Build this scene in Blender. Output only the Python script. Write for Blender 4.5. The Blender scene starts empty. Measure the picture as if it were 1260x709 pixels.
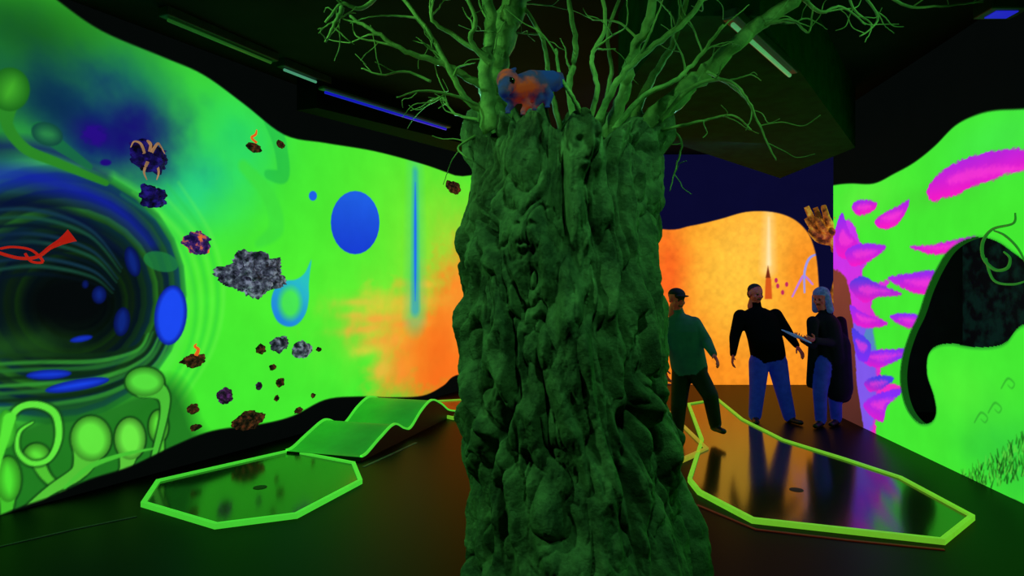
import bpy, bmesh, math, random
import numpy as np
from mathutils import Vector, Matrix, noise as mnoise

random.seed(7)
scene = bpy.context.scene
try:
    scene.view_settings.view_transform = 'Standard'
    scene.view_settings.look = 'None'
except Exception as e:
    print(e)

# ------------------------------------------------------------ survey helpers
F = 800.0      # focal length (px at 1260 wide)
CZ = 1.68      # eye height
def at(px, py, d):
    return Vector(((px-630)/F*d, d, CZ-(py-354.5)/F*d))
def flr(px, py, z=0.0):
    d = F*(CZ-z)/(py-354.5)
    return Vector(((px-630)/F*d, d, z))
def s2l(c):
    out = []
    for v in c[:3]:
        v = v/255.0
        out.append(v/12.92 if v <= 0.04045 else ((v+0.055)/1.055)**2.4)
    return tuple(out)+(1.0,)
def catmull(pts, n=6, closed=False):
    P = [np.array(p, float) for p in pts]
    out = []
    m = len(P)
    rng = range(m) if closed else range(m-1)
    for i in rng:
        if closed:
            a, b, c, d = P[(i-1) % m], P[i], P[(i+1) % m], P[(i+2) % m]
        else:
            a, b, c, d = P[max(i-1, 0)], P[i], P[i+1], P[min(i+2, m-1)]
        for k in range(n):
            t = k/n
            out.append(0.5*((2*b)+(-a+c)*t+(2*a-5*b+4*c-d)*t*t+(-a+3*b-3*c+d)*t**3))
    if not closed:
        out.append(P[-1])
    return out

# ------------------------------------------------------------ numpy noise
_r = np.random.RandomState(3)
_L2 = _r.rand(256, 256)
_L3 = _r.rand(64, 64, 64)
def vn2(x, y, s=0):
    x = x+s*17.3; y = y+s*9.1
    ix = np.floor(x).astype(int); iy = np.floor(y).astype(int)
    fx = x-ix; fy = y-iy
    fx = fx*fx*(3-2*fx); fy = fy*fy*(3-2*fy)
    a = _L2[ix & 255, iy & 255]; b = _L2[(ix+1) & 255, iy & 255]
    c = _L2[ix & 255, (iy+1) & 255]; d = _L2[(ix+1) & 255, (iy+1) & 255]
    return (a*(1-fx)+b*fx)*(1-fy)+(c*(1-fx)+d*fx)*fy
def fbm2(x, y, o=4, s=0):
    t = 0; a = 0.5; n = 0
    for i in range(o):
        t = t+a*vn2(x*2**i, y*2**i, s+i*3); n += a; a *= 0.5
    return t/n
def vn3(x, y, z):
    ix = np.floor(x).astype(int); iy = np.floor(y).astype(int); iz = np.floor(z).astype(int)
    fx = x-ix; fy = y-iy; fz = z-iz
    fx = fx*fx*(3-2*fx); fy = fy*fy*(3-2*fy); fz = fz*fz*(3-2*fz)
    def g(i, j, k):
        return _L3[(ix+i) & 63, (iy+j) & 63, (iz+k) & 63]
    x00 = g(0,0,0)*(1-fx)+g(1,0,0)*fx; x10 = g(0,1,0)*(1-fx)+g(1,1,0)*fx
    x01 = g(0,0,1)*(1-fx)+g(1,0,1)*fx; x11 = g(0,1,1)*(1-fx)+g(1,1,1)*fx
    return (x00*(1-fy)+x10*fy)*(1-fz)+(x01*(1-fy)+x11*fy)*fz
def fbm3(x, y, z, o=4, s=0.0):
    t = 0; a = 0.5; n = 0
    for i in range(o):
        k = 2**i
        t = t+a*vn3(x*k+s+i*5.3, y*k+s*1.7, z*k-s); n += a; a *= 0.5
    return t/n

# ------------------------------------------------------------ materials
def new_mat(name):
    m = bpy.data.materials.new(name); m.use_nodes = True
    nt = m.node_tree
    return m, nt, nt.nodes['Principled BSDF']
def mat(name, c, rough=0.6, emis=0.0, ec=None, c2=None, scale=8.0, bump=0.0, spec=0.5, metal=0.0, contrast=0.5):
    m, nt, b = new_mat(name)
    tc = nt.nodes.new('ShaderNodeTexCoord')
    n = nt.nodes.new('ShaderNodeTexNoise'); n.inputs['Scale'].default_value = scale; n.inputs['Detail'].default_value = 6
    nt.links.new(tc.outputs['Object'], n.inputs['Vector'])
    r = nt.nodes.new('ShaderNodeValToRGB')
    lo = 0.5-0.25*(1-contrast)-0.05; hi = 0.5+0.25*(1-contrast)+0.05
    r.color_ramp.elements[0].position = lo; r.color_ramp.elements[1].position = hi
    if c2 is None:
        c2 = tuple(v*0.75 for v in c)
    r.color_ramp.elements[0].color = s2l(c2); r.color_ramp.elements[1].color = s2l(c)
    nt.links.new(n.outputs['Fac'], r.inputs['Fac'])
    nt.links.new(r.outputs['Color'], b.inputs['Base Color'])
    b.inputs['Roughness'].default_value = rough
    b.inputs['Metallic'].default_value = metal
    b.inputs['Specular IOR Level'].default_value = spec
    if emis > 0:
        if ec is None:
            nt.links.new(r.outputs['Color'], b.inputs['Emission Color'])
        else:
            b.inputs['Emission Color'].default_value = s2l(ec)
        b.inputs['Emission Strength'].default_value = emis
    if bump > 0:
        bp = nt.nodes.new('ShaderNodeBump'); bp.inputs['Strength'].default_value = bump
        bp.inputs['Distance'].default_value = 0.02
        nt.links.new(n.outputs['Fac'], bp.inputs['Height']); nt.links.new(bp.outputs['Normal'], b.inputs['Normal'])
    return m

M_dark = mat('dark_wall_paint', (16, 19, 17), 0.9, spec=0.08)
M_ceil = mat('ceiling_paint', (34, 42, 36), 0.9, spec=0.05, scale=1.5)
M_floor = mat('black_floor', (5, 5, 8), 0.42, spec=0.06, scale=3)
M_blueblack = mat('blue_black_paint', (14, 15, 60), 0.8, emis=0.06, ec=(10, 10, 190), scale=2)

def mural_material():
    m, nt, b = new_mat('fluorescent_mural_paint')
    a = nt.nodes.new('ShaderNodeAttribute'); a.attribute_name = 'paint'
    tc = nt.nodes.new('ShaderNodeTexCoord')
    n = nt.nodes.new('ShaderNodeTexNoise'); n.inputs['Scale'].default_value = 3; n.inputs['Detail'].default_value = 8
    nt.links.new(tc.outputs['Object'], n.inputs['Vector'])
    mr = nt.nodes.new('ShaderNodeMapRange'); mr.inputs['From Min'].default_value = 0.3; mr.inputs['From Max'].default_value = 0.7
    mr.inputs['To Min'].default_value = 0.95; mr.inputs['To Max'].default_value = 1.04
    nt.links.new(n.outputs['Fac'], mr.inputs['Value'])
    vm = nt.nodes.new('ShaderNodeVectorMath'); vm.operation = 'SCALE'
    nt.links.new(a.outputs['Color'], vm.inputs[0]); nt.links.new(mr.outputs['Result'], vm.inputs['Scale'])
    nt.links.new(vm.outputs['Vector'], b.inputs['Emission Color'])
    vb = nt.nodes.new('ShaderNodeVectorMath'); vb.operation = 'SCALE'; vb.inputs['Scale'].default_value = 0.1
    nt.links.new(a.outputs['Color'], vb.inputs[0]); nt.links.new(vb.outputs['Vector'], b.inputs['Base Color'])
    b.inputs['Emission Strength'].default_value = 1.05
    b.inputs['Roughness'].default_value = 0.9
    b.inputs['Specular IOR Level'].default_value = 0.02
    try: m.cycles.emission_sampling = 'NONE'
    except Exception as e: print(e)
    return m
M_mural = mural_material()

# ------------------------------------------------------------ mesh helpers
def link(ob, parent=None):
    scene.collection.objects.link(ob)
    if parent is not None:
        ob.parent = parent
    return ob
def obj_from(name, verts, faces, m=None, smooth=False, parent=None):
    me = bpy.data.meshes.new(name); me.from_pydata([tuple(v) for v in verts], [], faces); me.update()
    if m: me.materials.append(m)
    if smooth: me.polygons.foreach_set('use_smooth', [True]*len(me.polygons))
    return link(bpy.data.objects.new(name, me), parent)
def np_mesh(name, V, Fq, m, smooth=True, cols=None, parent=None):
    me = bpy.data.meshes.new(name)
    me.vertices.add(len(V)); me.vertices.foreach_set('co', V.astype(np.float32).ravel())
    nf = len(Fq)
    me.loops.add(nf*4); me.loops.foreach_set('vertex_index', Fq.astype(np.int32).ravel())
    me.polygons.add(nf)
    me.polygons.foreach_set('loop_start', np.arange(0, nf*4, 4, dtype=np.int32))
    me.polygons.foreach_set('loop_total', np.full(nf, 4, dtype=np.int32))
    me.update(calc_edges=True); me.validate()
    if smooth: me.polygons.foreach_set('use_smooth', np.ones(nf, dtype=bool))
    if cols is not None:
        ca = me.color_attributes.new('paint', 'FLOAT_COLOR', 'POINT')
        ca.data.foreach_set('color', cols.astype(np.float32).ravel())
    me.materials.append(m)
    return link(bpy.data.objects.new(name, me), parent)
def box(name, lo, hi, m, parent=None, bevel=0.0):
    x0, y0, z0 = lo; x1, y1, z1 = hi
    v = [(x0,y0,z0),(x1,y0,z0),(x1,y1,z0),(x0,y1,z0),(x0,y0,z1),(x1,y0,z1),(x1,y1,z1),(x0,y1,z1)]
    f = [(0,3,2,1),(4,5,6,7),(0,1,5,4),(1,2,6,5),(2,3,7,6),(3,0,4,7)]
    o = obj_from(name, v, f, m, parent=parent)
    if bevel:
        b = o.modifiers.new('b', 'BEVEL'); b.width = bevel; b.segments = 2
    return o
def beam(name, p0, p1, w, h, m, parent=None, bevel=0.0):
    p0 = Vector(p0); p1 = Vector(p1); d = (p1-p0).normalized()
    s = d.cross(Vector((0,0,1))).normalized()*w/2; u = Vector((0,0,1))*h
    v = [p0-s, p0+s, p1+s, p1-s]; v = v+[q+u for q in v]
    f = [(0,3,2,1),(4,5,6,7),(0,1,5,4),(1,2,6,5),(2,3,7,6),(3,0,4,7)]
    o = obj_from(name, v, f, m, parent=parent)
    if bevel:
        b = o.modifiers.new('b', 'BEVEL'); b.width = bevel; b.segments = 2
    return o
def prism(name, poly, z0, z1, m, parent=None):
    n = len(poly)
    v = [(p[0], p[1], z0) for p in poly]+[(p[0], p[1], z1) for p in poly]
    f = [tuple(range(n))[::-1], tuple(range(n, 2*n))]+[(i, (i+1) % n, n+(i+1) % n, n+i) for i in range(n)]
    o = obj_from(name, v, f, m, parent=parent)
    bm = bmesh.new(); bm.from_mesh(o.data); bmesh.ops.recalc_face_normals(bm, faces=bm.faces); bm.to_mesh(o.data); bm.free()
    return o

# ------------------------------------------------------------ painted walls
class Painter:
    def __init__(s, origin, direction, umin, umax, zmax, res, base):
        s.o = np.array(origin, float); d = np.array(direction, float); s.d = d/np.linalg.norm(d)
        s.u = np.arange(umin, umax+res*0.5, res); s.z = np.arange(0, zmax+res*0.5, res)
        s.res = res
        s.U, s.Z = np.meshgrid(s.u, s.z)
        s.C = np.zeros(s.U.shape+(3,)); s.C[:] = base
    def map(s, px, py):
        k = (px-630)/F
        u = (k*s.o[1]-s.o[0])/(s.d[0]-k*s.d[1])
        dist = s.o[1]+u*s.d[1]
        return u, CZ-(py-354.5)/F*dist, dist
    def world(s, u, z, off=0.0):
        n = s.normal()
        return Vector((s.o[0]+u*s.d[0]+n[0]*off, s.o[1]+u*s.d[1]+n[1]*off, z))
    def normal(s):
        n = np.array([s.d[1], -s.d[0]])
        mid = s.o+s.d*(s.u[0]+s.u[-1])/2
        if np.dot(n, np.array([0.3, 3.0])-mid) < 0: n = -n
        return n
    def crop(s, us, zs, m):
        i0 = max(0, int((min(us)-m-s.u[0])/s.res)); i1 = min(len(s.u), int((max(us)+m-s.u[0])/s.res)+2)
        j0 = max(0, int((min(zs)-m)/s.res)); j1 = min(len(s.z), int((max(zs)+m)/s.res)+2)
        return (slice(j0, max(j1, j0)), slice(i0, max(i1, i0)))
    def sdist(s, P, sl):
        U = s.U[sl]; Z = s.Z[sl]
        D = np.full(U.shape, 1e9); ins = np.zeros(U.shape, bool)
        n = len(P)
        for i in range(n):
            a = P[i]; b = P[(i+1) % n]
            dx, dz = b[0]-a[0], b[1]-a[1]
            L = dx*dx+dz*dz+1e-12
            t = np.clip(((U-a[0])*dx+(Z-a[1])*dz)/L, 0, 1)
            D = np.minimum(D, (U-a[0]-t*dx)**2+(Z-a[1]-t*dz)**2)
            if abs(dz) > 1e-9:
                c = ((a[1] > Z) != (b[1] > Z)) & (U < dx*(Z-a[1])/dz+a[0])
                ins ^= c
        D = np.sqrt(D)
        return np.where(ins, -D, D)
    def blend(s, sl, A, col):
        col = np.asarray(col, float)
        A = A[..., None]
        s.C[sl] = s.C[sl]*(1-A)+col*A
    def grad(s, sl, c1, c2, p1, p2):
        a = s.map(*p1); b = s.map(*p2)
        dx, dz = b[0]-a[0], b[1]-a[1]
        t = np.clip(((s.U[sl]-a[0])*dx+(s.Z[sl]-a[1])*dz)/(dx*dx+dz*dz), 0, 1)[..., None]
        return np.array(c1, float)*(1-t)+np.array(c2, float)*t
    def poly(s, pts, col, soft=0.012, alpha=1.0, smooth=True, rag=0.0, rs=14, g=None, invert=False, seed=0, edge=None):
        q = catmull(pts, 6, True) if smooth else pts
        P = [s.map(p[0], p[1])[:2] for p in q]
        if invert: sl = (slice(None), slice(None))
        else: sl = s.crop([p[0] for p in P], [p[1] for p in P], soft+rag+0.02)
        if s.U[sl].size == 0: return
        D = s.sdist(P, sl)
        if rag: D = D+rag*2*(fbm2(s.U[sl]*rs, s.Z[sl]*rs*1.6, 3, seed)-0.5)
        if invert: D = -D
        A = np.clip(0.5-D/soft, 0, 1)*alpha
        c = s.grad(sl, col, g[0], g[1], g[2]) if g else col
        if edge is not None:
            t = np.clip(-D/edge[1], 0, 1)[..., None]
            c = np.array(edge[0], float)*(1-t)+np.asarray(c, float)*t
        s.blend(sl, A, c)
    def ell(s, cx, cy, rx, ry, col, rot=0.0, **k):
        r = math.radians(rot); pts = []
        for i in range(28):
            a = i/28*2*math.pi
            x, y = rx*math.cos(a), ry*math.sin(a)
            pts.append((cx+x*math.cos(r)-y*math.sin(r), cy+x*math.sin(r)+y*math.cos(r)))
        s.poly(pts, col, smooth=False, **k)
    def stroke(s, pts, w, col, soft=0.012, alpha=1.0, rag=0.0, n=8):
        q = catmull(pts, n); m = len(q)
        if not hasattr(w, '__len__'): w = [w, w]
        ws = np.interp(np.linspace(0, 1, m), np.linspace(0, 1, len(w)), w)
        P = [s.map(p[0], p[1]) for p in q]
        W = [ws[i]*P[i][2]/F*0.5 for i in range(m)]
        sl = s.crop([p[0] for p in P], [p[1] for p in P], max(W)+soft+rag)
        U = s.U[sl]; Z = s.Z[sl]
        if U.size == 0: return
        D = np.full(U.shape, 1e9)
        for i in range(m-1):
            a, b = P[i], P[i+1]
            dx, dz = b[0]-a[0], b[1]-a[1]; L = dx*dx+dz*dz+1e-12
            t = np.clip(((U-a[0])*dx+(Z-a[1])*dz)/L, 0, 1)
            D = np.minimum(D, np.sqrt((U-a[0]-t*dx)**2+(Z-a[1]-t*dz)**2)-(W[i]*(1-t)+W[i+1]*t))
        if rag: D = D+rag*2*(fbm2(U*20, Z*20, 3)-0.5)
        s.blend(sl, np.clip(0.5-D/soft, 0, 1)*alpha, col)
    def blob(s, px, py, rx, ry, col, alpha=1.0, p=1.0, nz=0.0):
        u, z, d = s.map(px, py)
        ru = abs(s.map(px+rx, py)[0]-s.map(px-rx, py)[0])/2; rz = ry*d/F
        sl = s.crop([u-2.2*ru, u+2.2*ru], [z-2.2*rz, z+2.2*rz], 0)
        if s.U[sl].size == 0: return
        R = ((s.U[sl]-u)/ru)**2+((s.Z[sl]-z)/rz)**2
        if nz: R = R*(1+nz*2*(fbm2(s.U[sl]*3, s.Z[sl]*3, 4, 5)-0.5))+nz*1.2*(fbm2(s.U[sl]*4, s.Z[sl]*4, 4, 9)-0.5)
        A = np.exp(-np.clip(R, 0, 50)**p)*alpha
        s.blend(sl, A, col)
    def build(s, name, hole=None):
        n = s.normal()
        V = np.stack([s.o[0]+s.U*s.d[0], s.o[1]+s.U*s.d[1], s.Z], -1).reshape(-1, 3)
        nu, nz = len(s.u), len(s.z)
        idx = np.arange(nu*nz).reshape(nz, nu)
        a = idx[:-1, :-1]; b = idx[:-1, 1:]; c = idx[1:, 1:]; d = idx[1:, :-1]
        test = np.cross(np.array([s.d[0], s.d[1], 0]), np.array([0, 0, 1.0]))
        q = np.stack([a, b, c, d], -1) if np.dot(test[:2], n) > 0 else np.stack([a, d, c, b], -1)
        if hole is not None:
            P = [s.map(p[0], p[1])[:2] for p in catmull(hole, 6, True)]
            D = s.sdist(P, (slice(None), slice(None)))
            keep = (D[:-1, :-1] > -0.004)
            q = q[keep]
        else:
            q = q.reshape(-1, 4)
        C = np.clip(s.C, 0, 255)/255.0
        lin = np.where(C <= 0.04045, C/12.92, ((C+0.055)/1.055)**2.4).reshape(-1, 3)
        cols = np.concatenate([lin, np.ones((len(lin), 1))], 1)
        return np_mesh(name, V, q.reshape(-1, 4), M_mural, smooth=False, cols=cols)

H = 4.0
UL = 7.25
A0 = (-3.78, 4.8); DL = (2.86, 5.7)
BLK = (4, 7, 6)
# ---------------- left wall
W = Painter(A0, DL, -2.6, UL, H, 0.0095, (66, 228, 46))
W.blob(230, 120, 150, 120, (56, 215, 66), 0.8)
W.blob(300, 170, 45, 50, (30, 205, 115), 0.6, nz=0.3)
W.blob(120, 30, 130, 50, (44, 150, 34), 0.75)
W.blob(30, 40, 110, 60, (18, 80, 24), 0.85)
W.blob(240, 230, 60, 55, (30, 205, 150), 0.7, nz=0.3)
W.blob(170, 110, 50, 50, (20, 110, 90), 0.7, nz=0.4)
W.blob(130, 160, 85, 65, (10, 55, 110), 0.95, nz=0.5)
W.blob(165, 165, 50, 42, (22, 12, 110), 0.9, nz=0.6)
W.blob(60, 120, 60, 45, (8, 40, 80), 0.9, nz=0.4)
W.blob(-60, 160, 90, 120, (12, 70, 50), 0.9, nz=0.4)
W.blob(400, 350, 120, 60, (80, 238, 46), 0.6)
W.blob(520, 290, 75, 110, (115, 232, 48), 0.8)
W.blob(568, 350, 44, 90, (190, 205, 50), 0.9, nz=0.3)
W.blob(490, 400, 60, 45, (150, 225, 55), 0.85, nz=0.4)
# orange cloud
W.poly([(458,412),(476,398),(458,385),(486,382),(522,362),(545,335),(640,300),(640,520),(540,500),(488,488),(468,460),(474,430)],
       (225,200,55), soft=0.8, rag=0.30, rs=5, g=((245,115,30),(452,390),(540,450)))
W.blob(545, 440, 34, 50, (242, 108, 26), 0.8, nz=0.8)
W.blob(566, 370, 20, 60, (242, 150, 45), 0.7, nz=0.6)
W.blob(500, 372, 50, 12, (235, 190, 60), 0.7, nz=0.8)
for x,y,rx,ry,c_ in [(452,405,34,6,(225,180,60)),(446,372,24,5,(200,200,60)),(436,388,18,5,(205,195,60)),(470,392,30,6,(240,170,60)),(470,420,26,9,(240,160,55)),(505,398,26,6,(248,150,50)),(520,350,20,5,(225,190,55)),(450,432,16,7,(210,205,60)),(495,460,14,22,(240,140,45)),(470,455,12,12,(225,180,60))]:
    W.blob(x,y,rx,ry,c_,0.9,nz=0.9)
W.stroke([(335,150),(345,180),(348,215),(330,215)], [26,22,20,12], (35,185,70), soft=0.03, alpha=0.7)
W.stroke([(300,205),(330,240),(340,280),(318,300)], [16,22,24,10], (60,215,60), soft=0.05, alpha=0.7)
W.stroke([(511,205),(511,390)], [26,40], (70,205,130), soft=0.24, alpha=0.5)
W.stroke([(511,212),(511,380)], [10,18], (40,160,190), soft=0.10, alpha=0.7)
W.stroke([(511,225),(511,370)], [1,5,5,1], (30,110,235), soft=0.03)
W.ell(437,274,30,39,(30,92,222), g=((22,60,205),(437,240),(437,310)))
W.ell(385,241,5,6,(30,92,225))
# teardrop
W.poly([(383,320),(381,338),(380,352),(380,368),(376,386),(366,399),(354,402),(342,396),(335,382),(334,368),(339,354),(350,346),(364,344),(375,336)], (30,125,220), g=((40,190,190),(345,400),(375,345)), soft=0.02)
W.ell(357,373,13,19,(70,225,80), soft=0.10)
# tunnel
W.ell(62,368,176,170,(84,232,64), soft=0.1, alpha=0.7)
N = 15
for i in range(N):
    t = i/(N-1)
    cx = 62+(98-62)*t; cy = 362+(378-362)*t
    rx = 168*(1-t)**0.9+22*t; ry = 160*(1-t)**0.9+16*t
    edge = [(60,175,45),(16,70,90),(30,95,50),(10,40,70),(34,90,40)][i % 5]
    if i == 0: edge = (45,165,60)
    f = max(0.12, 1-t*1.05)
    ec = tuple(v*f for v in edge)
    body = (14*f+3, 44*f+8, 30*f+8)
    W.ell(cx, cy, rx, ry, body, rot=-12+6*t, soft=0.02, edge=(ec, 0.10*(1-t)+0.03))
W.stroke([(-90,235),(0,215),(70,225),(140,255),(185,300)], [30,34,30,22,10], (20,30,175), soft=0.16, alpha=0.75)
W.stroke([(-90,190),(0,180),(60,185),(130,215)], [20,20,16,8], (16,16,100), soft=0.1, alpha=0.7)
W.stroke([(-80,262),(0,250),(80,262),(150,310)], [16,16,14,8], (6,14,50), soft=0.08, alpha=0.8)
for k in range(9):
    o = k*11
    W.stroke([(-40,262+o),(40,258+o*0.9),(110,282+o*0.75),(150-o*0.15,330+o*0.4)], [2,5,4,1],
             [(20,55,75),(26,80,60),(6,20,30)][k % 3], soft=0.02, alpha=0.8)
for k in range(8):
    o = k*9
    W.stroke([(215-o*0.6,400+o*0.2),(190-o*0.4,450-o*0.35),(130-o*0.2,485-o*0.75),(40,500-o),(-60,505-o)], [2,5,6,5,3],
             [(52,150,50),(12,40,18),(36,110,44)][k % 3], soft=0.02, alpha=0.8)
W.ell(85,372,48,30,(4,8,9), soft=0.12)
W.blob(30,425,70,18,(30,80,25),0.7,nz=1.0)
W.blob(0,300,60,26,(8,22,50),0.7)
for k in range(6):
    W.stroke([(150+k*14,240-k*3),(215+k*9,290),(240+k*7,360),(232+k*6,430),(190+k*6,500)], [1,4,5,4,1],
             [(40,190,70),(110,240,80)][k % 2], soft=0.05, alpha=0.4)
for (x,y,a,b,r) in [(210,388,20,37,6),(150,396,10,18,8),(163,322,9,19,-15),(122,363,9,11,0),(95,474,40,7,-10),(60,461,28,6,-3),(105,350,4,5,0),(100,417,14,4,-10)]:
    f = 1.0 if a > 12 else 0.5
    W.ell(x,y,a,b,(26*f,70*f,235*f),rot=r,edge=((12*f,30*f,140*f),0.05))
W.ell(198,322,22,12,(28,120,60),rot=15,alpha=0.8)
W.stroke([(12,108),(8,150),(30,182),(70,200),(130,225)], [34,14,14,12,8], (40,130,36))
W.ell(12,110,25,27,(62,165,40), edge=((26,100,26),0.12))
W.stroke([(50,160),(75,180),(110,205)], [20,16,8], (22,110,60), alpha=0.8)
W.ell(58,165,20,14,(40,130,70),rot=20, edge=((16,70,60),0.08))
W.blob(118,165,22,14,(30,10,120),0.9,nz=0.6)
W.ell(115,165,14,11,(38,12,130),rot=20,rag=0.05,soft=0.03)
W.ell(130,200,7,4,(30,10,120))
# bulbs of bottom-left
W.poly([(-120,500),(0,520),(60,505),(110,500),(165,480),(215,470),(240,520),(250,600),(-120,700)], (22,90,26), soft=0.2, alpha=0.8)
def bulb(x, y, rx, ry, stem, w, c=(90,222,55)):
    dk = (14, 60, 18)
    W.stroke([(x,y)]+stem, [w[0]+4]+[v+4 for v in w[1:]], dk, soft=0.025)
    W.ell(x, y, rx+2, ry+2, dk, soft=0.02)
    W.stroke([(x,y+ry*0.3)]+stem, w, tuple(v*0.85 for v in c))
    W.ell(x, y, rx, ry, c, edge=(tuple(v*0.6 for v in c), 0.07))
bulb(195,525,12,20,[(198,560),(205,600)],[16,9,6])
bulb(178,470,24,18,[(200,485),(202,510),(190,560)],[28,16,10,7],(84,218,60))
bulb(45,560,16,14,[(60,590),(100,620)],[16,9,6])
bulb(160,540,19,26,[(155,575),(140,600),(120,640)],[30,15,9,7],(104,228,66))
bulb(112,540,25,28,[(98,580),(60,605),(20,640)],[42,20,12,10],(94,222,60))
bulb(10,590,16,28,[(8,630),(0,680)],[22,13,10],(76,220,48))
bulb(-30,560,22,30,[(-30,610),(-20,680)],[24,14,10])
W.stroke([(80,600),(110,575),(150,560),(190,552)], [4,7,5,2], (70,190,50))
W.stroke([(0,540),(20,505),(45,498),(68,510),(72,540),(60,565),(38,570),(22,555),(24,532),(40,520)], [10,12,12,12,11,10,9,8,6,3], (14,60,18), soft=0.03)
W.stroke([(0,540),(20,505),(45,498),(68,510),(72,540),(60,565),(38,570),(22,555),(24,532),(40,520)], [5,8,8,8,8,7,6,5,4,2], (94,226,60))
W.ell(8,528,12,24,(84,222,52), edge=((40,140,30),0.06))
W.stroke([(12,515),(0,560),(-10,600)], [14,8,6], (84,222,52))
outl = [(-330,-330),(-150,-150),(20,-40),(70,0),(125,38),(200,70),(250,92),(300,128),(350,166),(400,176),(460,186),(520,202),(560,216),(620,236),
        (640,430),(600,455),(561,462),(545,475),(520,487),(480,489),(440,488),(400,492),(360,512),(320,522),(262,530),(215,548),(160,574),(110,590),(60,612),(0,634),(-150,700),(-400,800)]
W.poly(outl, BLK, invert=True, soft=0.02)
wall_left = W.build('wall_left')

# ---------------- back wall
C0 = (A0[0]+DL[0]/math.hypot(*DL)*UL, A0[1]+DL[1]/math.hypot(*DL)*UL)
YB = C0[1]
B = Painter((C0[0], YB), (1, 0), 0, 6.4, H, 0.012, (247, 142, 32))
B.blob(905,340,75,95,(253,196,60),0.95)
B.blob(940,290,50,50,(254,190,66),0.8,nz=0.3)
B.blob(820,340,24,70,(242,92,30),0.85,nz=0.5)
B.blob(850,450,60,34,(240,126,24),0.7,nz=0.5)
B.blob(985,330,25,50,(234,128,26),0.6,nz=0.4)
B.blob(700,400,100,100,(235,90,20),0.8,nz=0.4)
B.C *= (0.92+0.16*fbm2(B.U*14,B.Z*14,5,2))[...,None]
B.stroke([(946,262),(945,332)],[9,16],(255,222,160),soft=0.16,alpha=0.6)
B.stroke([(946,268),(946,325)],[1,5],(255,240,200),soft=0.06,alpha=0.6)
B.poly([(945,330),(942,345),(941,368),(950,368),(949,345)],(205,70,20),smooth=False,soft=0.02,alpha=0.85)
B.poly([(945,327),(942,342),(948,342)],(110,40,20),smooth=False,soft=0.02)
for x,y in [(957,352),(963,360),(955,345),(968,350)]:
    B.ell(x,y,2,3,(190,40,90))
B.stroke([(975,365),(985,345),(990,340),(1000,350)],[2,3,3,2],(190,120,220))
B.stroke([(990,360),(990,335),(996,318),(1008,312)],[2,3,3,2],(150,150,230))
B.poly([(540,240),(700,262),(812,282),(850,278),(885,270),(918,261),(950,261),(975,269),(992,284),(1001,303),(1006,330),(1010,400),(1014,470),(1010,520),(900,480),(812,472),(700,470),(540,450)],
       (9,9,44), invert=True, soft=0.02)
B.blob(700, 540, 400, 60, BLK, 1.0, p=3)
wall_back = B.build('wall_back')

# ---------------- right wall
RO = (4.3, 8.7); RD = (-0.32, -3.65)
R = Painter(RO, RD, 0, 5.8, H, 0.009, (66, 228, 48))
R.blob(1230,170,80,45,(68,228,78),0.6)
R.blob(1060,245,40,30,(100,236,64),0.6)
R.blob(1240,560,60,60,(40,180,60),0.6,nz=0.5)
R.blob(1180,480,50,40,(84,236,54),0.6)
R.blob(1150,240,60,14,(70,200,50),0.5,nz=0.6)
rr = random.Random(4)
for i in range(420):
    x = rr.uniform(1160,1300); y = 604-(x-1160)*0.50+rr.uniform(-16,24)*(0.4+(x-1160)/120)
    R.stroke([(x,y+5),(x+rr.uniform(-4,4),y-rr.uniform(1,6))],[2.5,1],rr.choice([(20,90,20),(40,140,30),(90,205,60),(15,60,15)]),n=2,alpha=0.8)
for p in [(1232,500),(1215,512),(1248,470)]:
    R.stroke([(p[0]-16,p[1]+8),(p[0]-8,p[1]-4),(p[0],p[1]+2),(p[0]-3,p[1]+8),(p[0]-8,p[1]+4)],[2,3,2,2,1],(40,150,40),alpha=0.6)
MG=(240,25,195); PU=(130,45,240); PK=(252,60,210); BL=(70,60,225)
def plume(pts, c1=MG, c2=PU, g=None, rag=0.016, seed=0, light=True):
    xs=[p[0] for p in pts]; ys=[p[1] for p in pts]
    g = g or ((xs[0],max(ys)),(xs[0],min(ys)))
    R.poly(pts, c1, soft=0.02, rag=rag, rs=30, g=(c2,g[0],g[1]), seed=seed)
    if light:
        cx=sum(xs)/len(xs); cy=sum(ys)/len(ys)
        R.poly([(cx+(x-cx)*0.6,cy+(y-cy)*0.35) for x,y in pts], PK, soft=0.05, rag=0.02, rs=30, alpha=0.6, seed=seed+3)
R.poly([(1022,300),(1045,270),(1060,300),(1078,312),(1062,330),(1068,350),(1096,345),(1075,368),(1075,385),(1092,398),(1066,405),(1070,430),(1122,430),(1085,452),(1092,470),(1118,480),(1080,492),(1075,540),(1040,545),(1022,420)],
       (195,50,230), rag=0.03, rs=22, soft=0.03, g=((240,40,185),(1035,300),(1085,540)))
R.poly([(1048,400),(1070,395),(1078,440),(1075,520),(1058,530),(1050,460)],(90,100,240),rag=0.04,soft=0.06,alpha=0.75)
R.poly([(1022,330),(1042,345),(1050,400),(1054,470),(1060,545),(1010,560),(1010,330)],(125,60,45),rag=0.02,soft=0.03,g=((80,40,35),(1035,350),(1045,520)))
plume([(1028,285),(1036,262),(1045,285),(1056,302),(1042,318),(1030,312)],seed=1)
plume([(1040,310),(1060,300),(1090,303),(1075,318),(1050,328)],seed=2)
plume([(1045,352),(1060,340),(1082,350),(1110,362),(1080,366),(1062,372)],c2=BL,seed=3)
plume([(1058,440),(1075,432),(1100,430),(1125,430),(1100,446),(1075,452)],seed=4)
plume([(1062,500),(1080,485),(1112,479),(1092,500),(1085,520)],seed=5)
plume([(1048,405),(1060,412),(1072,425),(1066,445),(1055,440)],c1=PU,c2=BL,seed=6)
plume([(1046,375),(1062,385),(1092,398),(1070,404),(1052,398)],c2=PU,seed=14)
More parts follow.
